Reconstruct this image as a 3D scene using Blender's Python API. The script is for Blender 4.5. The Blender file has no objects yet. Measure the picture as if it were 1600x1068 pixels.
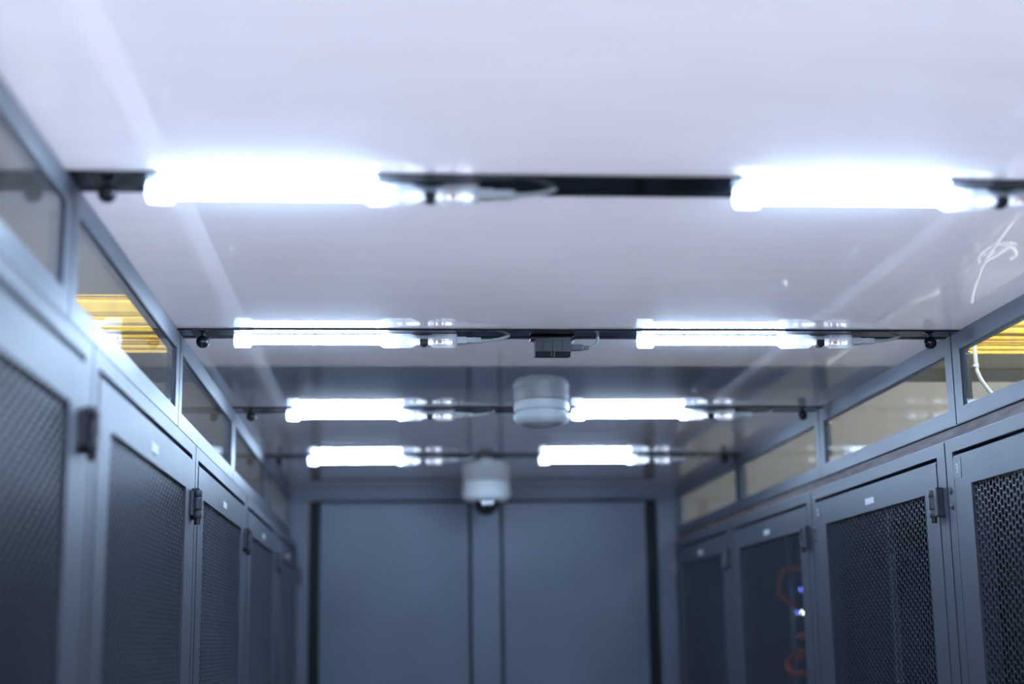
import bpy, bmesh, math, random
from mathutils import Vector, Matrix
random.seed(7)
PI = math.pi
scene = bpy.context.scene
COL = scene.collection

# ------------------------------------------------------------------ camera
CAM_Z = 1.70                      # eye height above the floor
F_PX = 2317.13                    # focal length in pixels of the 1600 x 1068 frame
cam_data = bpy.data.cameras.new('camera')
cam_data.sensor_fit = 'HORIZONTAL'
cam_data.sensor_width = 36.0
cam_data.lens = F_PX / 1600.0 * 36.0
cam_data.clip_start = 0.05
cam_data.clip_end = 60
cam_data.dof.use_dof = True
cam_data.dof.focus_distance = 2.43
cam_data.dof.aperture_fstop = 2.3
cam_data.dof.aperture_blades = 0
cam = bpy.data.objects.new('camera', cam_data)
COL.objects.link(cam)
r_ = Vector((0.99707478, -0.07518298, -0.01376228))
u_ = Vector((-0.00149437, -0.1992, 0.97995772))
f_ = Vector((0.07641758, 0.97707056, 0.19872965))
m3 = Matrix((r_, u_, -f_)).transposed()
cam.matrix_world = Matrix.Translation((0, 0, CAM_Z)) @ m3.to_4x4()
scene.camera = cam

# ------------------------------------------------------------------ world, lights, exposure
world = bpy.data.worlds.new('world')
scene.world = world
world.use_nodes = True
world.node_tree.nodes['Background'].inputs[0].default_value = (0.5, 0.55, 0.62, 1)
world.node_tree.nodes['Background'].inputs[1].default_value = 0.05

def area(name, loc, size, power, color, rot=(0, 0, 0)):
    l = bpy.data.lights.new(name, 'AREA')
    l.shape = 'RECTANGLE'
    l.size, l.size_y = size
    l.energy = power
    l.color = color
    o = bpy.data.objects.new(name, l)
    o.location = loc
    o.rotation_euler = rot
    COL.objects.link(o)
    return o

# unseen lights assumed in the machine hall around the enclosed aisle (on the hall's ceiling)
area('unseen_hall_light', (0.2, 0.92, 3.72), (1.5, 1.2), 248, (0.98, 0.965, 0.97))
area('unseen_hall_light', (-2.2, 5.1, 3.72), (1.2, 0.6), 110, (1.0, 0.95, 0.86))
area('unseen_hall_light', (3.0, 5.15, 3.72), (1.2, 0.6), 165, (1.0, 0.95, 0.86))
area('unseen_hall_light', (2.1, 1.9, 3.72), (0.6, 1.2), 60, (0.95, 0.97, 1.0))
area('unseen_hall_light', (-1.9, 1.5, 3.72), (0.6, 1.2), 5, (1.0, 0.93, 0.84))  # extra lamp added to brighten the left side of the duct
LAMP_L = 150.0                     # radiance of the little tube lights

scene.view_settings.view_transform = 'Standard'
scene.view_settings.look = 'None'
scene.view_settings.exposure = 0.0
scene.view_settings.gamma = 1.0
scene.view_settings.use_curve_mapping = False
scene.cycles.use_denoising = True
scene.cycles.max_bounces = 10
scene.cycles.diffuse_bounces = 5
scene.cycles.glossy_bounces = 5
scene.cycles.transmission_bounces = 6
scene.cycles.transparent_max_bounces = 8
scene.cycles.sample_clamp_indirect = 6.0
scene.cycles.caustics_reflective = False
scene.cycles.caustics_refractive = False

# ------------------------------------------------------------------ helpers
def tag(o, label=None, cat=None, group=None, kind=None):
    if label: o['label'] = label
    if cat: o['category'] = cat
    if group: o['group'] = group
    if kind: o['kind'] = kind
    return o

def link(name, mesh, parent=None, loc=None, rot=None):
    o = bpy.data.objects.new(name, mesh)
    COL.objects.link(o)
    if parent is not None: o.parent = parent
    if loc is not None: o.location = loc
    if rot is not None: o.rotation_euler = rot
    return o

def empty(name, loc=(0, 0, 0), rz=0):
    o = bpy.data.objects.new(name, None)
    o.empty_display_size = 0.05
    o.location = loc
    o.rotation_euler = (0, 0, rz)
    COL.objects.link(o)
    return o

def copy_tree(o, parent=None):
    c = o.copy()
    COL.objects.link(c)
    c.parent = parent
    for ch in list(o.children):
        copy_tree(ch, c)
    return c

class MB:
    def __init__(self): self.bm = bmesh.new()
    def box(self, x0, x1, y0, y1, z0, z1, bev=0.0, seg=2):
        bm = self.bm
        v = [bm.verts.new((x, y, z)) for x in (x0, x1) for y in (y0, y1) for z in (z0, z1)]
        fs = [bm.faces.new([v[i] for i in q]) for q in
              ((0, 1, 3, 2), (4, 6, 7, 5), (0, 4, 5, 1), (2, 3, 7, 6), (0, 2, 6, 4), (1, 5, 7, 3))]
        if bev > 0:
            es = list({e for f in fs for e in f.edges})
            bmesh.ops.bevel(bm, geom=es, offset=bev, segments=seg, affect='EDGES', profile=0.5)
        return self
    def prism(self, pts, axis, a0, a1):
        """extrude a closed 2-D outline along an axis: 'x' -> pts are (y,z), 'y' -> (x,z), 'z' -> (x,y)"""
        bm = self.bm
        def P(q, a):
            return {'x': (a, q[0], q[1]), 'y': (q[0], a, q[1]), 'z': (q[0], q[1], a)}[axis]
        A = [bm.verts.new(P(q, a0)) for q in pts]
        B = [bm.verts.new(P(q, a1)) for q in pts]
        n = len(pts)
        bm.faces.new(A); bm.faces.new(B[::-1])
        for i in range(n):
            bm.faces.new((A[i], B[i], B[(i + 1) % n], A[(i + 1) % n]))
        return self
    def lathe(self, prof, c, axis='z', n=28, squash=1.0, top=9.0):
        """prof: list of (along, radius); closed with caps; c = axis base point"""
        bm = self.bm
        rings = []
        for a, r in prof:
            ring = []
            for k in range(n):
                t = 2 * PI * k / n
                u, w = r * math.cos(t), r * math.sin(t) * squash
                if axis == 'z': p = (c[0] + u, c[1] + w, c[2] + a)
                elif axis == 'x': p = (c[0] + a, c[1] + u, c[2] + min(w, top))
                else: p = (c[0] + u, c[1] + a, c[2] + w)
                ring.append(bm.verts.new(p))
            rings.append(ring)
        for A, B in zip(rings, rings[1:]):
            for k in range(n):
                bm.faces.new((A[k], A[(k + 1) % n], B[(k + 1) % n], B[k]))
        bm.faces.new(rings[0][::-1]); bm.faces.new(rings[-1])
        return self
    def tube(self, pts, r, n=10, rs=None):
        pts = smooth_path(pts)
        bm = self.bm
        rings = []
        N = len(pts)
        up = Vector((0.12, 0.3, 0.95)).normalized()
        for i, p in enumerate(pts):
            d = (pts[min(i + 1, N - 1)] - pts[max(i - 1, 0)]).normalized()
            a = d.cross(up)
            if a.length < 1e-3: a = d.cross(Vector((1, 0, 0)))
            a.normalize()
            b = d.cross(a)
            rr = r if rs is None else rs[0] + (rs[1] - rs[0]) * i / (N - 1)
            rings.append([bm.verts.new(p + a * rr * math.cos(2 * PI * k / n) + b * rr * math.sin(2 * PI * k / n)) for k in range(n)])
        for A, B in zip(rings, rings[1:]):
            for k in range(n):
                bm.faces.new((A[k], A[(k + 1) % n], B[(k + 1) % n], B[k]))
        bm.faces.new(rings[0][::-1]); bm.faces.new(rings[-1])
        return self
    def mesh(self, name, mat, smooth=None):
        bmesh.ops.recalc_face_normals(self.bm, faces=self.bm.faces)
        me = bpy.data.meshes.new(name)
        self.bm.to_mesh(me); self.bm.free()
        me.materials.append(mat)
        if smooth:
            me.polygons.foreach_set('use_smooth', [True] * len(me.polygons))
            try: me.set_sharp_from_angle(angle=math.radians(smooth))
            except Exception: pass
        return me
    def build(self, name, mat, parent=None, smooth=None, loc=None, rot=None):
        return link(name, self.mesh(name, mat, smooth), parent, loc, rot)

def smooth_path(pts, sub=6):
    P = [Vector(p) for p in pts]
    if len(P) < 3: return P
    out = []
    for i in range(len(P) - 1):
        p0, p1, p2, p3 = P[max(i - 1, 0)], P[i], P[i + 1], P[min(i + 2, len(P) - 1)]
        for k in range(sub):
            t = k / sub
            out.append(0.5 * ((2 * p1) + (-p0 + p2) * t + (2 * p0 - 5 * p1 + 4 * p2 - p3) * t * t + (-p0 + 3 * p1 - 3 * p2 + p3) * t ** 3))
    out.append(P[-1])
    return out

# ------------------------------------------------------------------ materials
def mat(name, color, rough=0.5, metal=0.0, spec=0.5, noise=None, bump=None, coat=0.0, **kw):
    m = bpy.data.materials.new(name)
    m.use_nodes = True
    nt = m.node_tree
    b = nt.nodes['Principled BSDF']
    b.inputs['Base Color'].default_value = (*color, 1)
    b.inputs['Roughness'].default_value = rough
    b.inputs['Metallic'].default_value = metal
    b.inputs['Specular IOR Level'].default_value = spec
    b.inputs['Coat Weight'].default_value = coat
    for k, v in kw.items():
        b.inputs[k.replace('_', ' ')].default_value = v
    if noise or bump:
        tc = nt.nodes.new('ShaderNodeTexCoord')
        mp = nt.nodes.new('ShaderNodeMapping')
        nt.links.new(tc.outputs['Object'], mp.inputs['Vector'])
    if noise:
        sc, amt, stretch = noise
        mp.inputs['Scale'].default_value = stretch
        n = nt.nodes.new('ShaderNodeTexNoise')
        n.inputs['Scale'].default_value = sc
        n.inputs['Detail'].default_value = 5
        nt.links.new(mp.outputs[0], n.inputs['Vector'])
        mr = nt.nodes.new('ShaderNodeMapRange')
        mr.inputs['From Min'].default_value = 0.3
        mr.inputs['From Max'].default_value = 0.7
        mr.inputs['To Min'].default_value = 1 - amt
        mr.inputs['To Max'].default_value = 1 + amt
        nt.links.new(n.outputs['Fac'], mr.inputs['Value'])
        hs = nt.nodes.new('ShaderNodeHueSaturation')
        hs.inputs['Color'].default_value = (*color, 1)
        nt.links.new(mr.outputs[0], hs.inputs['Value'])
        nt.links.new(hs.outputs[0], b.inputs['Base Color'])
    if bump:
        sc2, st = bump
        n2 = nt.nodes.new('ShaderNodeTexNoise')
        n2.inputs['Scale'].default_value = sc2
        n2.inputs['Detail'].default_value = 3
        nt.links.new(tc.outputs['Object'], n2.inputs['Vector'])
        bp = nt.nodes.new('ShaderNodeBump')
        bp.inputs['Strength'].default_value = st
        bp.inputs['Distance'].default_value = 0.002
        nt.links.new(n2.outputs['Fac'], bp.inputs['Height'])
        nt.links.new(bp.outputs[0], b.inputs['Normal'])
    return m

def emissive(name, color, strength):
    m = bpy.data.materials.new(name)
    m.use_nodes = True
    nt = m.node_tree
    nt.nodes.remove(nt.nodes['Principled BSDF'])
    e = nt.nodes.new('ShaderNodeEmission')
    e.inputs[0].default_value = (*color, 1)
    e.inputs[1].default_value = strength
    nt.links.new(e.outputs[0], nt.nodes['Material Output'].inputs[0])
    return m

def skin_fresnel(nt, ior, faces=1.0):
    """reflectance of the outer skin; the unrefracted way out through the back face does not reflect"""
    fr = nt.nodes.new('ShaderNodeFresnel')
    fr.inputs[0].default_value = ior
    ge = nt.nodes.new('ShaderNodeNewGeometry')
    iv = nt.nodes.new('ShaderNodeMath'); iv.operation = 'SUBTRACT'; iv.inputs[0].default_value = 1.0
    nt.links.new(ge.outputs['Backfacing'], iv.inputs[1])
    fs = nt.nodes.new('ShaderNodeMath'); fs.operation = 'MULTIPLY'; fs.use_clamp = True
    fs.inputs[1].default_value = faces            # front and back face of a thin sheet both reflect
    nt.links.new(fr.outputs[0], fs.inputs[0])
    mu = nt.nodes.new('ShaderNodeMath'); mu.operation = 'MULTIPLY'
    nt.links.new(fs.outputs[0], mu.inputs[0]); nt.links.new(iv.outputs[0], mu.inputs[1])
    return mu

def panel_material(name, tint, trans):
    """milky glossy polycarbonate: diffuse + translucent body under a clear reflecting skin"""
    m = bpy.data.materials.new(name)
    m.use_nodes = True
    nt = m.node_tree
    nt.nodes.remove(nt.nodes['Principled BSDF'])
    tc = nt.nodes.new('ShaderNodeTexCoord')
    mp = nt.nodes.new('ShaderNodeMapping')
    mp.inputs['Scale'].default_value = (2.2, 11.0, 1.0)
    nt.links.new(tc.outputs['Object'], mp.inputs['Vector'])
    n = nt.nodes.new('ShaderNodeTexNoise')
    n.inputs['Scale'].default_value = 2.0
    n.inputs['Detail'].default_value = 4
    nt.links.new(mp.outputs[0], n.inputs['Vector'])
    ramp = nt.nodes.new('ShaderNodeMapRange')
    ramp.inputs['From Min'].default_value = 0.3
    ramp.inputs['From Max'].default_value = 0.75
    ramp.inputs['To Min'].default_value = 1.015
    ramp.inputs['To Max'].default_value = 0.965
    nt.links.new(n.outputs['Fac'], ramp.inputs['Value'])
    hs = nt.nodes.new('ShaderNodeHueSaturation')
    hs.inputs['Color'].default_value = (*tint, 1)
    nt.links.new(ramp.outputs[0], hs.inputs['Value'])
    d = nt.nodes.new('ShaderNodeBsdfDiffuse')
    t = nt.nodes.new('ShaderNodeBsdfTranslucent')
    nt.links.new(hs.outputs[0], d.inputs[0]); nt.links.new(hs.outputs[0], t.inputs[0])
    mx = nt.nodes.new('ShaderNodeMixShader')
    mx.inputs[0].default_value = trans
    nt.links.new(d.outputs[0], mx.inputs[1]); nt.links.new(t.outputs[0], mx.inputs[2])
    g1 = nt.nodes.new('ShaderNodeBsdfGlossy')
    g1.inputs['Roughness'].default_value = 0.02
    g2 = nt.nodes.new('ShaderNodeBsdfGlossy')        # fine wiping scratches
    g2.inputs['Roughness'].default_value = 0.42
    g = nt.nodes.new('ShaderNodeMixShader')
    g.inputs[0].default_value = 0.06
    nt.links.new(g1.outputs[0], g.inputs[1]); nt.links.new(g2.outputs[0], g.inputs[2])
    fr = skin_fresnel(nt, 1.58, 1.65)
    m2 = nt.nodes.new('ShaderNodeMixShader')
    nt.links.new(fr.outputs[0], m2.inputs[0])
    nt.links.new(mx.outputs[0], m2.inputs[1]); nt.links.new(g.outputs[0], m2.inputs[2])
    nt.links.new(m2.outputs[0], nt.nodes['Material Output'].inputs[0])
    return m

def pane_material(name, tint, dirt=0.10):
    """thin window glass: clear with a reflecting skin and some vertical smears of dust"""
    m = bpy.data.materials.new(name)
    m.use_nodes = True
    nt = m.node_tree
    nt.nodes.remove(nt.nodes['Principled BSDF'])
    tr = nt.nodes.new('ShaderNodeBsdfTransparent')
    tr.inputs[0].default_value = (*tint, 1)
    d = nt.nodes.new('ShaderNodeBsdfDiffuse')
    d.inputs[0].default_value = (0.62, 0.64, 0.66, 1)
    tc = nt.nodes.new('ShaderNodeTexCoord')
    mp = nt.nodes.new('ShaderNodeMapping')
    mp.inputs['Scale'].default_value = (1, 26.0, 5.0)
    nt.links.new(tc.outputs['Object'], mp.inputs['Vector'])
    n = nt.nodes.new('ShaderNodeTexNoise')
    n.inputs['Scale'].default_value = 1.6
    n.inputs['Detail'].default_value = 4
    nt.links.new(mp.outputs[0], n.inputs['Vector'])
    mr = nt.nodes.new('ShaderNodeMapRange')
    mr.inputs['From Min'].default_value = 0.45
    mr.inputs['From Max'].default_value = 0.85
    mr.inputs['To Min'].default_value = dirt * 0.6
    mr.inputs['To Max'].default_value = dirt * 1.8
    nt.links.new(n.outputs['Fac'], mr.inputs['Value'])
    m1 = nt.nodes.new('ShaderNodeMixShader')
    nt.links.new(mr.outputs[0], m1.inputs[0])
    nt.links.new(tr.outputs[0], m1.inputs[1]); nt.links.new(d.outputs[0], m1.inputs[2])
    g = nt.nodes.new('ShaderNodeBsdfGlossy')
    g.inputs['Roughness'].default_value = 0.02
    fr = skin_fresnel(nt, 1.45, 1.3)
    m2 = nt.nodes.new('ShaderNodeMixShader')
    nt.links.new(fr.outputs[0], m2.inputs[0])
    nt.links.new(m1.outputs[0], m2.inputs[1]); nt.links.new(g.outputs[0], m2.inputs[2])
    nt.links.new(m2.outputs[0], nt.nodes['Material Output'].inputs[0])
    return m

def clear_plastic(name, tint, clear=0.45):
    m = bpy.data.materials.new(name)
    m.use_nodes = True
    nt = m.node_tree
    nt.nodes.remove(nt.nodes['Principled BSDF'])
    tr = nt.nodes.new('ShaderNodeBsdfTransparent')
    tr.inputs[0].default_value = (*tint, 1)
    d = nt.nodes.new('ShaderNodeBsdfDiffuse'); d.inputs[0].default_value = (*tint, 1)
    t = nt.nodes.new('ShaderNodeBsdfTranslucent'); t.inputs[0].default_value = (*tint, 1)
    a = nt.nodes.new('ShaderNodeMixShader'); a.inputs[0].default_value = 0.5
    nt.links.new(d.outputs[0], a.inputs[1]); nt.links.new(t.outputs[0], a.inputs[2])
    b = nt.nodes.new('ShaderNodeMixShader'); b.inputs[0].default_value = 1 - clear
    nt.links.new(tr.outputs[0], b.inputs[1]); nt.links.new(a.outputs[0], b.inputs[2])
    g = nt.nodes.new('ShaderNodeBsdfGlossy'); g.inputs['Roughness'].default_value = 0.12
    fr = skin_fresnel(nt, 1.5)
    c = nt.nodes.new('ShaderNodeMixShader')
    nt.links.new(fr.outputs[0], c.inputs[0])
    nt.links.new(b.outputs[0], c.inputs[1]); nt.links.new(g.outputs[0], c.inputs[2])
    nt.links.new(c.outputs[0], nt.nodes['Material Output'].inputs[0])
    return m

M = {}
M['steel'] = mat('powder coated steel', (0.064, 0.074, 0.096), 0.48, spec=0.5, noise=(6, 0.12, (1, 1, 0.25)), bump=(900, 0.06))
M['frame'] = mat('window frame paint', (0.072, 0.082, 0.108), 0.46, spec=0.5, noise=(8, 0.10, (1, 1, 1)), bump=(900, 0.06))
M['mesh'] = mat('perforated steel', (0.062, 0.072, 0.092), 0.36, spec=0.6)
M['black'] = mat('black plastic', (0.012, 0.014, 0.018), 0.32, spec=0.5)
M['bar'] = mat('black glossy bar', (0.012, 0.014, 0.019), 0.10, spec=0.5)
M['hinge'] = mat('hinge steel', (0.050, 0.056, 0.070), 0.38, spec=0.5)
M['ledge'] = mat('pale ledge', (0.80, 0.83, 0.87), 0.4)
M['rubber'] = mat('black rubber', (0.006, 0.007, 0.009), 0.6, spec=0.3)
M['dark'] = mat('dark hardware', (0.035, 0.038, 0.048), 0.35, spec=0.5)
M['door_grey'] = mat('end door paint', (0.138, 0.163, 0.220), 0.45, spec=0.45, noise=(2.3, 0.16, (1, 1, 1)))
M['panel'] = panel_material('milky ceiling panel', (0.80, 0.82, 0.89), 0.36)
M['pane'] = pane_material('window glass', (0.90, 0.92, 0.90))
M['lamp'] = emissive('lit tube', (0.52, 0.71, 1.0), LAMP_L)
M['connector_glow'] = emissive('added connector glow', (0.70, 0.82, 1.0), 7.0)
M['cap'] = clear_plastic('frosted lamp plastic', (0.95, 0.96, 0.99), 0.20)
M['clear'] = clear_plastic('clear lamp plastic', (0.95, 0.96, 0.99), 0.38)
M['white_plastic'] = mat('white plastic', (0.84, 0.86, 0.87), 0.4)
M['detector'] = mat('off white plastic', (0.74, 0.77, 0.77), 0.45)
M['grey_plug'] = mat('grey plastic', (0.22, 0.25, 0.30), 0.45)
M['cable'] = mat('white cable sheath', (0.72, 0.76, 0.74), 0.45)
M['chrome'] = mat('bright screw metal', (0.7, 0.72, 0.74), 0.25, metal=1.0)
M['red'] = mat('red terminal', (0.60, 0.05, 0.03), 0.45)
M['amber'] = mat('amber wire', (0.55, 0.33, 0.05), 0.45)
M['orange'] = mat('orange cable sheath', (0.55, 0.09, 0.03), 0.5)
M['lilac'] = mat('lilac reflection colour', (0.30, 0.33, 0.75), 0.45)
M['led_blue'] = emissive('blue indicator', (0.12, 0.2, 1.0), 3.0)
M['led_white'] = emissive('white indicator', (0.85, 1.0, 0.9), 6.0)
M['led_green'] = emissive('green indicator', (0.05, 0.8, 0.5), 0.6)
M['paper'] = mat('white label', (0.85, 0.87, 0.9), 0.5)
M['print'] = mat('label print', (0.55, 0.57, 0.62), 0.6)
M['sticker'] = mat('dark sticker film', (0.058, 0.067, 0.088), 0.46, spec=0.5)
M['yellow'] = mat('yellow painted slat', (0.88, 0.64, 0.06), 0.45, noise=(3, 0.06, (0.3, 1, 8)))
M['duct_back'] = mat('yellow with shade painted in', (0.62, 0.44, 0.06), 0.6, noise=(3, 0.2, (0.6, 1, 14)))
M['wood'] = mat('brown filler board', (0.13, 0.095, 0.085), 0.6, noise=(5, 0.45, (1, 3, 30)))
M['hall'] = mat('hall wall paint', (0.17, 0.165, 0.155), 0.8, noise=(1.5, 0.10, (1, 1, 1)))
M['hall_ceiling'] = mat('hall ceiling paint', (0.48, 0.48, 0.46), 0.8)
M['floor'] = mat('floor tile', (0.55, 0.56, 0.58), 0.45, noise=(2, 0.08, (1, 1, 1)))
M['strip'] = mat('grey bracket metal', (0.16, 0.17, 0.19), 0.4, spec=0.5, noise=(20, 0.25, (1, 1, 1)))
M['server'] = mat('server face', (0.012, 0.014, 0.018), 0.5)
M['rail'] = mat('mounting rail zinc', (0.24, 0.30, 0.38), 0.4, metal=0.4)

# ------------------------------------------------------------------ key dimensions (heights relative to the floor)
H = CAM_Z + 0.495                 # underside of the aisle ceiling
XL, XR = -0.3488, 0.9209          # faces of the glazed transoms
RL, RR = -0.316, 0.888            # faces of the racks
PITCH = 0.80
BAR_Y = [0.728 + PITCH * k for k in range(5)]      # near edges of the cross bars
BAR_W = 0.069
SEAM0 = 0.768                     # first transom seam
RACK0 = 0.743                     # first rack seam
Y_END = 4.878
T_BOT = CAM_Z + 0.343             # underside of the transom
RACK_H = CAM_Z + 0.312
HX0, HX1, HY0, HY1, HZ = -3.2, 4.2, -2.6, 6.5, 3.8  # the hall around the aisle

def structure(o):
    o['kind'] = 'structure'
    return o

# ------------------------------------------------------------------ the hall
structure(MB().box(HX0, HX1, HY0, HY1, -0.05, 0.0).build('floor', M['floor']))
structure(MB().box(HX0, HX1, HY0, HY1, HZ, HZ + 0.05).build('ceiling_hall', M['hall_ceiling']))
structure(MB().box(HX0 - 0.05, HX0, HY0, HY1, 0, HZ).build('wall_left', M['hall']))
structure(MB().box(HX1, HX1 + 0.05, HY0, HY1, 0, HZ).build('wall_right', M['hall']))
structure(MB().box(HX0, HX1, HY1, HY1 + 0.05, 0, HZ).build('wall_far', M['hall']))
structure(MB().box(HX0, HX1, HY0 - 0.05, HY0, 0, HZ).build('wall_near', M['hall']))

# yellow ribbed cable duct lying across, just above the aisle ceiling, seen through the transom glass
YD = 2.64
yb = empty('cable_duct', (0, YD, CAM_Z))
tag(yb, 'yellow ribbed cable duct crossing above the ceiling, seen through the upper side windows', 'duct')
lines = [0.1950, 0.1984, 0.2020, 0.2036, 0.2056, 0.2092, 0.2148, 0.2212, 0.2330, 0.2348, 0.2368]
DX0, DX1 = -3.0, 4.0
for a, b in zip(lines, lines[1:]):
    z0, z1 = a * YD, b * YD - 0.0016
    d = 0.004 if (b - a) > 0.004 else 0.0
    zq = (z1 - z0) * 0.22
    MB().prism([(0.012, z0), (0.003 - d, z0), (-d, z0 + zq), (-d, z1 - zq), (0.003 - d, z1), (0.012, z1)], 'x', DX0, DX1).build('slat', M['yellow'], yb)
MB().box(DX0, DX1, 0.0125, 0.15, 0.1952 * YD, 0.2368 * YD, 0.003).build('duct_body', M['yellow'], yb)
MB().box(DX0, DX1, 0.1515, 0.28, 0.1935 * YD, 0.2368 * YD, 0.003).build('duct_body', M['duct_back'], yb)  # rear half in darker yellow, underside shade painted into its colour

# ------------------------------------------------------------------ aisle ceiling: milky panels between black bars
ceil = empty('ceiling', (0, 0, H))
structure(ceil)
def panel(y0, y1, m='panel'):
    return MB().box(XL - 0.02, XR + 0.02, y0, y1, 0.0, 0.006).build('ceiling_panel', M[m], ceil)
panel(-0.07 + BAR_W, BAR_Y[0])
for k in range(5):
    y0 = BAR_Y[k] + BAR_W
    y1 = BAR_Y[k + 1] if k < 4 else Y_END
    panel(y0, y1)

for k in range(5):
    y = BAR_Y[k]
    b = empty('ceiling_bar', ((XL + XR) / 2, y, H))
    hw = (XR - XL) / 2
    where = {0: 'black ceiling cross bar just above the viewer, out of frame',
             1: 'black ceiling cross bar nearest the viewer, across the top of the photo',
             2: 'black ceiling cross bar that carries the little black sensor box',
             3: 'black ceiling cross bar right behind the double-ringed white detector',
             4: 'farthest black ceiling cross bar, before the dome camera'}[k]
    tag(b, where, 'cross bar', 'ceiling cross bars')
    MB().prism([(0.0, -0.0018), (0.0015, -0.0026), (0.007, -0.0026), (0.0085, -0.0018), (0.050, -0.0018),
                (0.052, -0.0010), (0.057, -0.0010), (0.059, -0.0026), (BAR_W, -0.0026), (BAR_W, 0.012), (0.0, 0.012)],
               'x', -hw - 0.012, hw + 0.012).build('rail', M['bar'], b)
    for x in (-0.313, 0.884):
        kn = MB().lathe([(-0.0105 * math.cos(PI * i / 14), max(0.0105 * math.sin(PI * i / 14), 1e-4)) for i in range(15)],
                        (x - (XL + XR) / 2, 0.035, -0.0148), n=24).build('knob', M['black'], b, smooth=50)
        MB().lathe([(0, 0.0034), (0.006, 0.0034), (0.0062, 0.0042), (0.0085, 0.0042)], (x - (XL + XR) / 2, 0.035, -0.0075), n=14).build('screw', M['dark'], kn, smooth=40)

# ------------------------------------------------------------------ tube lights
def make_lamp():
    t = empty('tube_light')
    # origin: left end, on the axis of the tube
    R = 0.0132
    MB().lathe([(0.010, 0.0078), (0.246, 0.0078)], (0, 0, 0), 'x', 24, top=0.0088).build('tube', M['lamp'], t, smooth=40)
    MB().lathe([(0.245, 0.0022), (0.350, 0.0022)], (0, 0, -0.004), 'x', 10).build('added_glow_rod', M['connector_glow'], t, smooth=40)  # added emissive rod that makes the connector and socket plastic glow
    MB().lathe([(0.0, 0.0108), (0.0008, 0.0122), (0.0022, R), (0.0240, R), (0.0262, 0.0124), (0.0272, 0.0098), (0.0288, 0.0084), (0.030, 0.0080)], (0, 0, 0), 'x', 28, top=0.0088).build('end_cap', M['cap'], t, smooth=35)
    body = MB().lathe([(0.232, 0.0080), (0.234, 0.0090), (0.2405, R), (0.284, R), (0.2925, 0.0085), (0.297, 0.0084)], (0, 0, 0), 'x', 28, top=0.0088).build('connector_body', M['clear'], t, smooth=35)
    MB().box(0.25, 0.262, -0.005, 0.005, -0.006, -0.001, 0.001).build('solder_pad', M['white_plastic'], body)
    MB().box(0.268, 0.276, -0.005, 0.005, -0.006, -0.001, 0.001).build('solder_pad', M['white_plastic'], body)
    MB().box(0.246, 0.345, -0.007, 0.007, 0.0008, 0.0022).build('circuit_board', M['paper'], t)
    MB().lathe([(0.292, 0.0078), (0.320, 0.0078)], (0, 0, 0), 'x', 20).build('neck', M['clear'], t, smooth=40)
    sw = MB().box(0.298, 0.311, -0.0085, 0.0085, -0.0095, 0.0005, 0.0012).build('switch', M['black'], t)
    MB().box(0.301, 0.308, -0.0055, 0.0055, -0.0112, -0.0094, 0.0006).build('switch_slider', M['dark'], sw)
    s = MB().lathe([(0.312, 0.0084), (0.3155, 0.0090), (0.3195, 0.0118), (0.3215, R), (0.3555, R), (0.358, 0.0108)], (0, 0, 0), 'x', 28, top=0.0088).build('socket_body', M['clear'], t, smooth=35)
    MB().box(0.3265, 0.3335, -0.006, 0.006, -0.0060, 0.0020, 0.001).build('terminal', M['red'], s)
    MB().box(0.3200, 0.3235, -0.006, 0.006, -0.0060, 0.0020, 0.001).build('wire_end', M['amber'], s)
    MB().lathe([(0.336, 0.0122), (0.3375, 0.0124), (0.339, 0.0122)], (0, 0, 0), 'x', 24, top=0.0088).build('sealing_ring', M['cap'], s, smooth=40)
    p = empty_part = MB().box(0.350, 0.374, -0.0072, 0.0072, -0.0066, 0.0046, 0.0012).build('plug', M['white_plastic'], t, smooth=35)
    MB().box(0.374, 0.397, -0.0058, 0.0058, -0.0050, 0.0038, 0.0012).build('strain_relief', M['white_plastic'], p, smooth=35)
    MB().box(0.3845, 0.3875, -0.0062, 0.0062, -0.0054, 0.0042, 0.0006).build('relief_ring', M['white_plastic'], p)
    MB().tube([(0.395, 0, -0.0008), (0.410, 0.001, -0.0002), (0.425, 0.003, 0.0022), (0.437, 0.006, 0.0062), (0.444, 0.008, 0.0098)], 0.0026, 10).build('lead', M['cable'], t, smooth=50)
    return t

LAMPS = [(0, -0.266, 'left', 'lit tube light above the viewer, left of centre, out of frame'),
         (0, 0.378, 'right', 'lit tube light above the viewer, right of centre, out of frame'),
         (1, -0.270, 'left', 'largest lit tube light, at the left end of the nearest cross bar'),
         (1, 0.373, 'right', 'lit tube light cut off by the right edge of the photo'),
         (2, -0.263, 'left', 'lit tube light left of the black sensor box, on the same bar'),
         (2, 0.391, 'right', 'lit tube light right of the black sensor box, on the same bar'),
         (3, -0.237, 'left', 'lit tube light on the third bar, left of the double-ringed detector'),
         (3, 0.375, 'right', 'lit tube light directly right of the double-ringed white detector'),
         (4, -0.238, 'left', 'lit tube light on the farthest bar, left of the dome camera'),
         (4, 0.380, 'right', 'lit tube light on the farthest bar, right of the dome camera')]
proto = make_lamp()
for i, (k, x, side, lab) in enumerate(LAMPS):
    o = proto if i == 0 else copy_tree(proto)
    o.location = (x, BAR_Y[k] + 0.0345, H - 0.0116)
    o.rotation_euler = (0, 0, 0)
    tag(o, lab, 'tube light', 'tube lights on the ceiling bars')

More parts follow.
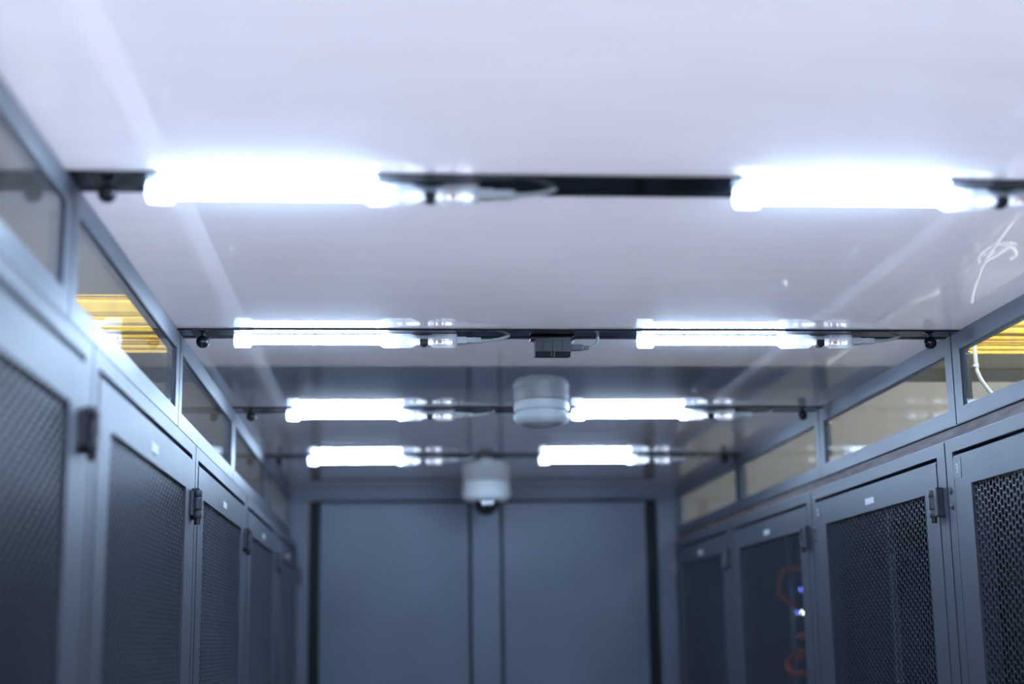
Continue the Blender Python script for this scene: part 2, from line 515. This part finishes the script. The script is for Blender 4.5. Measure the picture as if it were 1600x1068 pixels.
# ------------------------------------------------------------------ glazed transoms on both sides
def window(side, k, n):
    """k-th window from the seam at SEAM0 + k * PITCH; x axis points out of the aisle"""
    y0 = SEAM0 + PITCH * k
    sx = -1 if side == 'left' else 1
    X = XL if side == 'left' else XR
    y1 = y0 + PITCH
    if k == 4: y1 = Y_END - 0.002
    w = empty('window_%d' % n, (X, y0, T_BOT))
    structure(w)
    L = y1 - y0
    h = H - T_BOT
    def bx(a, b, c, d, e, f, bev=0.0015):
        return MB().box(min(sx * a, sx * b), max(sx * a, sx * b), c, d, e, f, bev)
    fy0, fy1 = (0.034, L - 0.036)
    gz0, gz1 = 0.028, h - 0.031
    # one welded frame: two rails and two stiles as one part
    f = MB()
    g = 0.001
    out = [(g, 0.0), (L - g, 0.0), (L - g, h), (g, h)]
    inn = [(fy0, gz0), (fy1, gz0), (fy1, gz1), (fy0, gz1)]
    bm = f.bm
    A = [bm.verts.new((0, *q)) for q in out]; B = [bm.verts.new((0, *q)) for q in inn]
    C = [bm.verts.new((sx * 0.016, *q)) for q in out]; D = [bm.verts.new((sx * 0.016, *q)) for q in inn]
    for i in range(4):
        j = (i + 1) % 4
        bm.faces.new((A[i], A[j], B[j], B[i])); bm.faces.new((C[i], C[j], D[j], D[i]))
        bm.faces.new((A[i], A[j], C[j], C[i])); bm.faces.new((B[i], B[j], D[j], D[i]))
    bmesh.ops.bevel(bm, geom=[e for e in bm.edges if abs(e.verts[0].co.x) < 1e-6 and abs(e.verts[1].co.x) < 1e-6 and
                              not ((e.verts[0] in A) != (e.verts[1] in A))], offset=0.0012, segments=2, affect='EDGES')
    f.build('window_frame', M['frame'], w)
    bx(0.0035, 0.0065, fy0 + 0.0003, fy1 - 0.0003, gz0 + 0.0003, gz1 - 0.0003, 0).build('pane', M['pane'], w)
    # corner bracket of the far stile, behind the glass, with its screw
    br = bx(0.0085, 0.0150, fy1 - 0.004, fy1 - 0.0002, gz0 + 0.0005, gz1 - 0.0005, 0.0005).build('bracket_strip', M['strip'], w)
    MB().lathe([(-0.0068, 0.0022), (-0.0060, 0.0034), (-0.0042, 0.0038)], (sx * 0.0115, fy1, gz1 - 0.008), 'y', 14).build('screw', M['chrome'], br, smooth=40)
    return w
n = 1
for side in ('left', 'right'):
    for k in range(5):
        window(side, k, n); n += 1

# brown filler boards in the slot between rack tops and transoms
structure(MB().box(XR + 0.004, XR + 0.022, SEAM0, Y_END, RACK_H + 0.0015, T_BOT - 0.001, 0.001).build('trim_1', M['wood']))
structure(MB().box(XL - 0.022, XL - 0.004, SEAM0, Y_END, RACK_H + 0.0015, T_BOT - 0.001, 0.001).build('trim_2', M['wood']))

# ------------------------------------------------------------------ end wall with its pair of doors
wb = empty('wall_back', (0, Y_END, 0)); structure(wb)
ZT = CAM_Z + 0.462
def wbx(name, x0, x1, y0, y1, z0, z1, m, bev=0.002):
    return MB().box(x0, x1, y0, y1, z0, z1, bev).build(name, M[m], wb)
wbx('header', XL - 0.02, XR + 0.02, 0.0, 0.05, ZT, H + 0.006, 'door_grey')
wbx('post', XL - 0.02, -0.288, 0.0, 0.05, 0.0, ZT - 0.0005, 'door_grey')
wbx('post', 0.856, XR + 0.02, 0.0, 0.05, 0.0, ZT - 0.0005, 'door_grey')
wbx('backing', XL - 0.02, XR + 0.02, 0.052, 0.06, 0.0, H, 'rubber', 0)
def end_door(n, x0, x1, sx0, sx1):
    d = empty('door_%d' % n, ((x0 + x1) / 2, Y_END, 0)); structure(d)
    c = (x0 + x1) / 2
    MB().box(x0 - c, x1 - c, 0.012, 0.047, 0.004, ZT - 0.006, 0.003).build('door_leaf', M['door_grey'], d)
    MB().box(sx0 - c, sx1 - c, 0.022, 0.05, 0.004, ZT - 0.006, 0.002).build('door_seal', M['rubber'], d)
end_door(1, -0.254, 0.232, -0.287, -0.2545)
end_door(2, 0.343, 0.819, 0.8195, 0.855)
st = MB().box(0.240, 0.335, Y_END + 0.008, Y_END + 0.047, 0.002, ZT - 0.006, 0.003).build('trim_3', M['door_grey'])
structure(st)

# ------------------------------------------------------------------ server racks
RW, RD = PITCH - 0.002, 1.05
OW, OZ0, OZ1 = 0.594, 0.10, CAM_Z + 0.234          # opening of the perforated field
def hex_sheet(name, width, z0, z1, th=0.0016):
    """perforated sheet of flat-topped hexagonal holes: front webs and hole walls"""
    pv = 0.0132                                  # vertical pitch
    ph = 0.0119                                  # column pitch
    web = 0.00072                                # half a web
    nx = int(width / ph); nz = int((z1 - z0) / pv)
    ph = width / (nx + 1 / 3.0)
    pv = (z1 - z0) / (nz + 0.5)
    a = ph * 2 / 3.0                             # half width of a cell
    cell = [(a, 0), (a / 2, pv / 2), (-a / 2, pv / 2), (-a, 0), (-a / 2, -pv / 2), (a / 2, -pv / 2)]
    s = 1 - web / (pv / 2)
    vs, fs = [], []
    for i in range(nx):
        cx = -width / 2 + a + i * ph
        for j in range(nz):
            cz = z0 + pv / 2 + j * pv + (pv / 2 if i % 2 else 0)
            b = len(vs)
            for (u, w) in cell: vs.append((cx + u, 0.0, cz + w))
            for (u, w) in cell: vs.append((cx + u * s, 0.0, cz + w * s))
            for (u, w) in cell: vs.append((cx + u * s, th, cz + w * s))
            for q in range(6):
                r = (q + 1) % 6
                fs.append((b + q, b + r, b + 6 + r, b + 6 + q))
                fs.append((b + 6 + q, b + 6 + r, b + 12 + r, b + 12 + q))
    me = bpy.data.meshes.new(name)
    me.from_pydata(vs, [], fs)
    me.materials.append(M['mesh'])
    return me
HEX = hex_sheet('perforated_sheet', OW, OZ0, OZ1)

def text_mesh(s, size, m):
    c = bpy.data.curves.new('text', 'FONT')
    c.body = s; c.size = size; c.align_x = 'CENTER'; c.align_y = 'CENTER'; c.extrude = 0.0001
    o = bpy.data.objects.new('text', c)
    COL.objects.link(o)
    bpy.context.view_layer.update()
    me = bpy.data.meshes.new_from_object(o.evaluated_get(bpy.context.evaluated_depsgraph_get()))
    bpy.data.objects.remove(o)
    me.materials.clear(); me.materials.append(m)
    return me

def ring_y(f, out, inn, y0, y1):
    """rectangular frame in the x-z plane with depth y0..y1; out / inn = (x0, x1, z0, z1)"""
    bm = f.bm
    def R(q, y): return [bm.verts.new(p) for p in ((q[0], y, q[2]), (q[1], y, q[2]), (q[1], y, q[3]), (q[0], y, q[3]))]
    A, B, C, D = R(out, y0), R(inn, y0), R(out, y1), R(inn, y1)
    for i in range(4):
        j = (i + 1) % 4
        bm.faces.new((A[i], A[j], B[j], B[i])); bm.faces.new((C[i], C[j], D[j], D[i]))
        bm.faces.new((A[i], A[j], C[j], C[i])); bm.faces.new((B[i], B[j], D[j], D[i]))
    ed = [e for e in bm.edges if e.verts[0] in A and e.verts[1] in A]
    bmesh.ops.bevel(bm, geom=ed, offset=0.0018, segments=2, affect='EDGES')

def make_rack(hs, rear_open):
    """origin: middle of the front foot; x along the row, y into the rack. hs = side of the hinges on x"""
    t = empty('server_rack')
    h = RW / 2
    hd, ld = 0.040, 0.032                         # stiles beside hinge and latch
    dx0, dx1 = (-h + hd, h - ld) if hs < 0 else (-h + ld, h - hd)
    dz1 = CAM_Z + 0.284
    f = MB()
    ring_y(f, (-h, h, 0.0, RACK_H), (dx0 - 0.002, dx1 + 0.002, 0.05, dz1 + 0.0065), 0.0, 0.05)
    f.build('front_frame', M['steel'], t)
    MB().box(-h + 0.001, h - 0.001, 0.003, 0.050, RACK_H - 0.0004, RACK_H + 0.0008).build('top_trim', M['ledge'], t)  # ledge strip much paler than the rack steel
    c = MB()
    c.box(-h, -h + 0.002, 0.05, RD, 0.02, RACK_H - 0.002)
    c.box(h - 0.002, h, 0.05, RD, 0.02, RACK_H - 0.002)
    c.box(-h, h, 0.05, RD, RACK_H - 0.004, RACK_H - 0.001)
    c.box(-h, h, 0.05, RD, 0.02, 0.024)
    c.build('cabinet_body', M['steel'], t)
    if rear_open:
        f = MB(); ring_y(f, (-h, h, 0.0, RACK_H), (-OW / 2, OW / 2, OZ0, OZ1), RD, RD + 0.02)
        f.build('rear_frame', M['steel'], t)
        link('rear_perforated_sheet', HEX, t, (0, RD + 0.008, 0))
    else:
        MB().box(-h, h, RD, RD + 0.01, 0.0, RACK_H).build('rear_panel', M['server'], t)
    for x in (-0.2325, 0.2325):
        r = MB()
        r.box(x - 0.012 if x < 0 else x + 0.003, x - 0.003 if x < 0 else x + 0.012, 0.110, 0.113, 0.08, RACK_H - 0.03)
        r.box(x - 0.012 if x < 0 else x + 0.009, x - 0.009 if x < 0 else x + 0.012, 0.113, 0.125, 0.08, RACK_H - 0.03)
        r.build('mounting_rail', M['rail'], t)
    # the door: folded steel frame with the perforated field
    d = MB()
    ring_y(d, (dx0, dx1, 0.055, dz1), (-OW / 2, OW / 2, OZ0, OZ1), -0.0008, 0.020)
    door = d.build('door', M['steel'], t)
    link('perforated_sheet', HEX, door, (0, 0.0025, 0))
    # a shallow inner stiffener behind the sheet
    for x in (-0.5, 0.5):
        MB().box(x * (OW + 0.018) - 0.008, x * (OW + 0.018) + 0.008, 0.020, 0.030, OZ0, OZ1).build('stiffener', M['steel'], door)
    # name plate
    pl = MB().box(-0.026, 0.026, -0.0016, -0.0008, CAM_Z + 0.2475, CAM_Z + 0.2590).build('name_plate', M['paper'], door)
    # hinges at the near edge
    xh = dx0 if hs < 0 else dx1
    for zc in (CAM_Z + 0.2150, 1.0, 0.25):
        q = MB()
        a = hs                                   # towards the neighbouring rack
        def bx(m_, x0, x1, y0, y1, z0, z1, bev=0.0008):
            return m_.box(min(x0, x1), max(x0, x1), y0, y1, z0, z1, bev)
        bx(q, xh + a * 0.007, xh + a * 0.021, -0.0125, 0.0, zc - 0.023, zc + 0.025, 0.0016)
        hg = q.build('hinge', M['hinge'], door)
        kn = MB()
        for z0, z1, rr in ((zc - 0.023, zc - 0.0105, 0.0068), (zc - 0.0095, zc + 0.0095, 0.0072), (zc + 0.0105, zc + 0.021, 0.0068)):
            kn.lathe([(z0, rr * 0.9), (z0 + 0.0008, rr), (z1 - 0.0008, rr), (z1, rr * 0.9)], (xh - a * 0.001, -0.0105, 0), 'z', 16)
        kn.build('hinge_knuckle', M['hinge'], door, smooth=40)
        MB().lathe([(zc - 0.032, 0.0048), (zc - 0.0225, 0.0048)], (xh - a * 0.001, -0.0105, 0), 'z', 12).build('hinge_pin', M['black'], door, smooth=40)
        lf = MB()
        bx(lf, xh - a * 0.003, xh - a * 0.020, -0.0055, -0.0008, zc - 0.019, zc + 0.018, 0.0012)
        lf.build('hinge_leaf', M['hinge'], door)
    # two rivets on the latch stile
    xl = (dx1 + ld * 0.55) if hs < 0 else (dx0 - ld * 0.55)
    for z in (CAM_Z + 0.2295, CAM_Z + 0.2055):
        MB().lathe([(-0.0030, 0.0012), (-0.0026, 0.0034), (-0.0012, 0.0054), (0.0, 0.0060)], (xl, 0.0, z), 'y', 16).build('rivet', M['steel'], t, smooth=60)
    return t

# left row: doors face +x ; right row: doors face -x
LABL = ['dark server rack at the lower left corner, nearest the viewer',
        'left rack whose door has the brightest white name plate',
        'left rack with sharply seen hinge, third from the left edge',
        'fourth rack of the left row, small and blurred',
        'last rack of the left row, against the end wall']
LABR = ['right rack beside the viewer, just outside the frame',
        'right rack cut off by the photo edge, numbered 3 on its door',
        'right rack next to the one numbered 3, its whole mesh in view',
        'right rack with orange cables and blue lights behind its mesh',
        'last rack of the right row, dark, against the end wall']
pl = make_rack(1, True)
for i in range(5):
    o = pl if i == 0 else copy_tree(pl)
    o.location = (RL, RACK0 + PITCH * (i + 0.5), 0)
    o.rotation_euler = (0, 0, PI / 2)
    tag(o, LABL[i], 'server rack', 'left row of server racks')
for ch in [c for c in pl.children if c.name.startswith('door')]:
    for g in [g for g in ch.children if g.name.startswith('name_plate')]:
        bpy.data.objects.remove(g)
pr = make_rack(1, False)
right = []
for i in range(5):
    o = pr if i == 0 else copy_tree(pr)
    o.location = (RR, RACK0 + PITCH * (i + 0.5), 0)
    o.rotation_euler = (0, 0, -PI / 2)
    tag(o, LABR[i], 'server rack', 'right row of server racks')
    if i: right.append(o)

# number stickers in the upper far corner of the right doors
for o, num in ((right[0], '3'), (right[1], '2')):
    door = [c for c in o.children if c.name.startswith('door')][0]
    h = RW / 2
    x = -h + 0.032 + 0.018
    s = MB().box(x - 0.016, x + 0.016, -0.0014, -0.0008, CAM_Z + 0.246, CAM_Z + 0.277, 0.0003).build('number_sticker', M['sticker'], door)
    tm = text_mesh(num, 0.021, M['paper'])
    link('number', tm, door, (x, -0.0016, CAM_Z + 0.2615), (PI / 2, 0, 0))

# ------------------------------------------------------------------ things inside the right racks
def server(rack, z0, hgt, name='server', label='', group=None):
    y = rack.location.y
    o = MB().box(0.113, 0.80, -0.21, 0.21, 0.0, hgt - 0.003, 0.002).build(name, M['server'], None)
    o.location = (RR, y, z0)
    tag(o, label, 'server', group)
    return o

# orange patch cables and their switch in the third rack
y3 = right[2].location.y
sw = empty('network_switch', (RR + 0.125, y3 - 0.01, CAM_Z + 0.02))
tag(sw, 'dark network switch with blue and white lights inside the right rack', 'switch')
MB().box(0.012, 0.35, -0.205, 0.205, 0.0, 0.13, 0.003).build('case', M['server'], sw)
def led(y, z, r, m, x=0.010):
    MB().lathe([(-r, r * 0.3), (-r * 0.6, r * 0.8), (0, r), (r * 0.4, r)], (x, y - sw.location.y, z - sw.location.z), 'x', 12).build('indicator_light', M[m], sw, smooth=60)
k = 1.043
led(3.605 * k, CAM_Z + 0.118 * k, 0.006, 'led_blue')
led(3.600 * k, CAM_Z + 0.063 * k, 0.0055, 'led_white')
led(3.645 * k, CAM_Z + 0.064 * k, 0.006, 'led_blue')
def cable(name, pts, r, m, label, group=None):
    o = MB().tube(pts, r, 10).build(name, M[m], None, smooth=60)
    # origin at the first point
    p = Vector(pts[0])
    o.data.transform(Matrix.Translation(-p)); o.location = p
    return tag(o, label, 'cable', group)
X3 = RR + 0.085
cable('patch_cable', [(X3 + .03, 3.60, CAM_Z + .168), (X3, 3.66, CAM_Z + .172), (X3 - .002, 3.73, CAM_Z + .166), (X3, 3.775, CAM_Z + .142), (X3, 3.77, CAM_Z + .11), (X3 + .03, 3.75, CAM_Z + .085)], 0.0065, 'orange',
      'orange cable bent in an arc above the blue light')
cable('patch_cable', [(X3 + .03, 3.62, CAM_Z + .012), (X3, 3.60, CAM_Z + .006), (X3 - .004, 3.57, CAM_Z + .008), (X3, 3.55, CAM_Z + .004)], 0.008, 'orange',
      'short orange cable end under the white light')
cable('patch_cable', [(X3, 3.60, CAM_Z - .025), (X3 - .003, 3.61, CAM_Z - .05), (X3, 3.62, CAM_Z - .04), (X3, 3.57, CAM_Z - .03)], 0.009, 'orange',
      'bunched orange cable above the lowest orange loop')
cable('patch_cable', [(X3 + .02, 3.75, CAM_Z - .04), (X3, 3.735, CAM_Z - .06), (X3 - .004, 3.69, CAM_Z - .08), (X3 - .004, 3.63, CAM_Z - .085), (X3, 3.56, CAM_Z - .08)], 0.009, 'orange',
      'lowest orange cable loop inside the right rack')
XQ = RR + 0.034
cable('patch_cable', [(XQ, 3.905, CAM_Z + .17), (XQ, 3.905, CAM_Z + .12), (XQ, 3.903, CAM_Z + .07), (XQ, 3.905, CAM_Z + .02)], 0.006, 'lilac',  # added strip, its colour paints blue reflections on the inner frame
      'lilac strip painted as a blue reflection at the far edge of the orange-cabled rack')
cable('patch_cable', [(XQ + .002, 3.905, CAM_Z + .015), (XQ, 3.907, CAM_Z - .05), (XQ, 3.905, CAM_Z - .15), (XQ, 3.905, CAM_Z - .4)], 0.006, 'orange',
      'red cable hanging straight down below the lilac strip')

# ------------------------------------------------------------------ sensor box under the second bar
sb = empty('sensor_box', (0.2525, BAR_Y[2] + 0.052, H - 0.0032))
tag(sb, 'small black sensor box with grey plug hanging under the ceiling bar', 'sensor')
MB().box(-0.037, 0.037, -0.012, 0.014, -0.006, -0.0002, 0.002).build('mounting_flange', M['black'], sb, smooth=35)
body = MB()
body.prism([(-0.013, -0.004), (-0.013, -0.026), (-0.007, -0.032), (0.012, -0.032), (0.015, -0.026), (0.015, -0.004)], 'x', -0.029, 0.029)
bd = body.build('box_body', M['dark'], sb)
for x in (-0.0165, -0.0005, 0.0155):
    MB().box(x - 0.0014, x + 0.0014, -0.0142, -0.012, -0.0255, -0.0045, 0.0003).build('rib', M['black'], bd)
for x in (-0.0022, 0.0022):
    MB().prism([(-0.0135, -0.026), (-0.0075, -0.0335), (-0.0060, -0.0330), (-0.012, -0.0255)], 'x', x - 0.0005, x + 0.0005).build('clip', M['chrome'], bd)
pg = MB().box(0.028, 0.050, -0.007, 0.006, -0.0225, -0.0125, 0.0015).build('plug', M['grey_plug'], sb, smooth=35)
for x in (0.0515, 0.0545, 0.0575):
    MB().lathe([(x, 0.0040), (x + 0.002, 0.0040)], (0, -0.0005, -0.0178), 'x', 12).build('relief_ring', M['grey_plug'], pg, smooth=40)
MB().tube([(0.050, -0.0005, -0.0178), (0.058, -0.0005, -0.0180), (0.066, -0.0005, -0.0165), (0.0735, -0.0005, -0.0105), (0.0755, -0.0005, -0.003), (0.0755, -0.0005, 0.001)], 0.0026, 10).build('lead', M['cable'], sb, smooth=50)

# ------------------------------------------------------------------ smoke detector and dome camera
sd = empty('smoke_detector', (0.2996, 3.060, H))
tag(sd, 'round white smoke detector with double ring beside a lit tube', 'detector')
MB().lathe([(0.0, 0.050), (-0.002, 0.057), (-0.011, 0.0585), (-0.0165, 0.057), (-0.018, 0.053)], (0, 0, 0), 'z', 40).build('base_ring', M['detector'], sd, smooth=40)
dm = MB().lathe([(-0.018, 0.050), (-0.0215, 0.0505), (-0.0225, 0.0585), (-0.0260, 0.0600), (-0.031, 0.0585), (-0.037, 0.053), (-0.041, 0.044), (-0.0425, 0.033)], (0, 0, 0), 'z', 40).build('detector_dome', M['detector'], sd, smooth=40)
MB().lathe([(-0.0422, 0.031), (-0.0440, 0.027), (-0.0452, 0.018)], (0, 0, 0), 'z', 32).build('centre_button', M['detector'], dm, smooth=40)
for a in range(6):
    t = a * PI / 3 + 0.25
    b = MB().box(-0.002, 0.0, -0.010, 0.010, -0.0214, -0.0185).build('vent', M['detector'], sd, rot=(0, 0, t))
    b.location = (0.0515 * math.cos(t), 0.0515 * math.sin(t), 0)

sd.scale = (1, 1, 1.22)
dc = empty('dome_camera', (0.2745, 4.62, H))
dc.scale = (1, 1, 1.12)
tag(dc, 'white dome camera with dark glass bulb before the end wall', 'camera')
MB().lathe([(0.0, 0.066), (-0.004, 0.072), (-0.020, 0.075), (-0.024, 0.073)], (0, 0, 0), 'z', 40).build('mount_ring', M['detector'], dc, smooth=40)
MB().lathe([(-0.024, 0.072), (-0.026, 0.076), (-0.036, 0.0765), (-0.047, 0.072), (-0.054, 0.062), (-0.056, 0.052)], (0, 0, 0), 'z', 40).build('housing', M['detector'], dc, smooth=40)
R = 0.040
dome = MB().lathe([(-0.0555 - R * math.sin(PI / 2 * i / 10), max(R * math.cos(PI / 2 * i / 10), 0.0005)) for i in range(11)], (0, 0, 0), 'z', 32).build('dome_glass', M['black'], dc, smooth=50)
for x in (-0.010, 0.010):
    MB().lathe([(-0.003, 0.003), (-0.002, 0.0065), (0.003, 0.007)], (x, -0.0375, -0.062), 'y', 14).build('infrared_lamp', M['chrome'], dome, smooth=40)

# ------------------------------------------------------------------ cables on top of the right racks, behind the glass
zt = RACK_H
c1 = cable('power_cable', [(1.00, 0.9, zt + .006), (1.00, 1.6, zt + .006), (1.004, 2.0, zt + .006), (1.004, 2.22, zt + .008), (0.995, 2.27, zt + .022), (0.972, 2.318, zt + .066),
                      (0.966, 2.349, zt + .095), (0.965, 2.368, zt + .115), (0.965, 2.376, zt + .135), (0.965, 2.376, zt + .20), (0.965, 2.376, zt + .40), (0.97, 2.41, zt + 0.9), (0.97, 2.41, HZ)], 0.0036, 'cable',
      'white cable rising behind the right window glass, before the yellow boarding')
t = MB().lathe([(-0.003, 0.0046), (0.003, 0.0046)], (0.0, 0.0, 0.0), 'z', 12)
t.box(-0.006, -0.003, -0.004, 0.004, -0.002, 0.002)
tie = t.build('cable_tie', M['white_plastic'], c1, smooth=40)
tie.location = Vector((0.965, 2.376, zt + .132)) - c1.location
lp = []
for i in range(26):
    a = i / 25 * 4 * PI
    lp.append((1.035 + 0.025 * math.cos(a), 2.42 + 0.055 * math.sin(a), zt + 0.008 + 0.001 * i + 0.006 * math.sin(a * 1.7)))
cable('cable_coil', lp, 0.0036, 'cable', 'coiled white cable on the rack top, mirrored in the ceiling')
cable('power_cable', [(1.045, 2.62, zt + .008), (1.04, 2.72, zt + .02), (1.038, 2.80, zt + .012), (1.036, 2.90, zt + .010), (1.04, 3.0, zt + .006), (1.05, 3.12, zt + .006), (1.06, 3.6, zt + .006)], 0.0085, 'cable',
      'thick white cable lying along the right rack tops, mirrored in the ceiling')
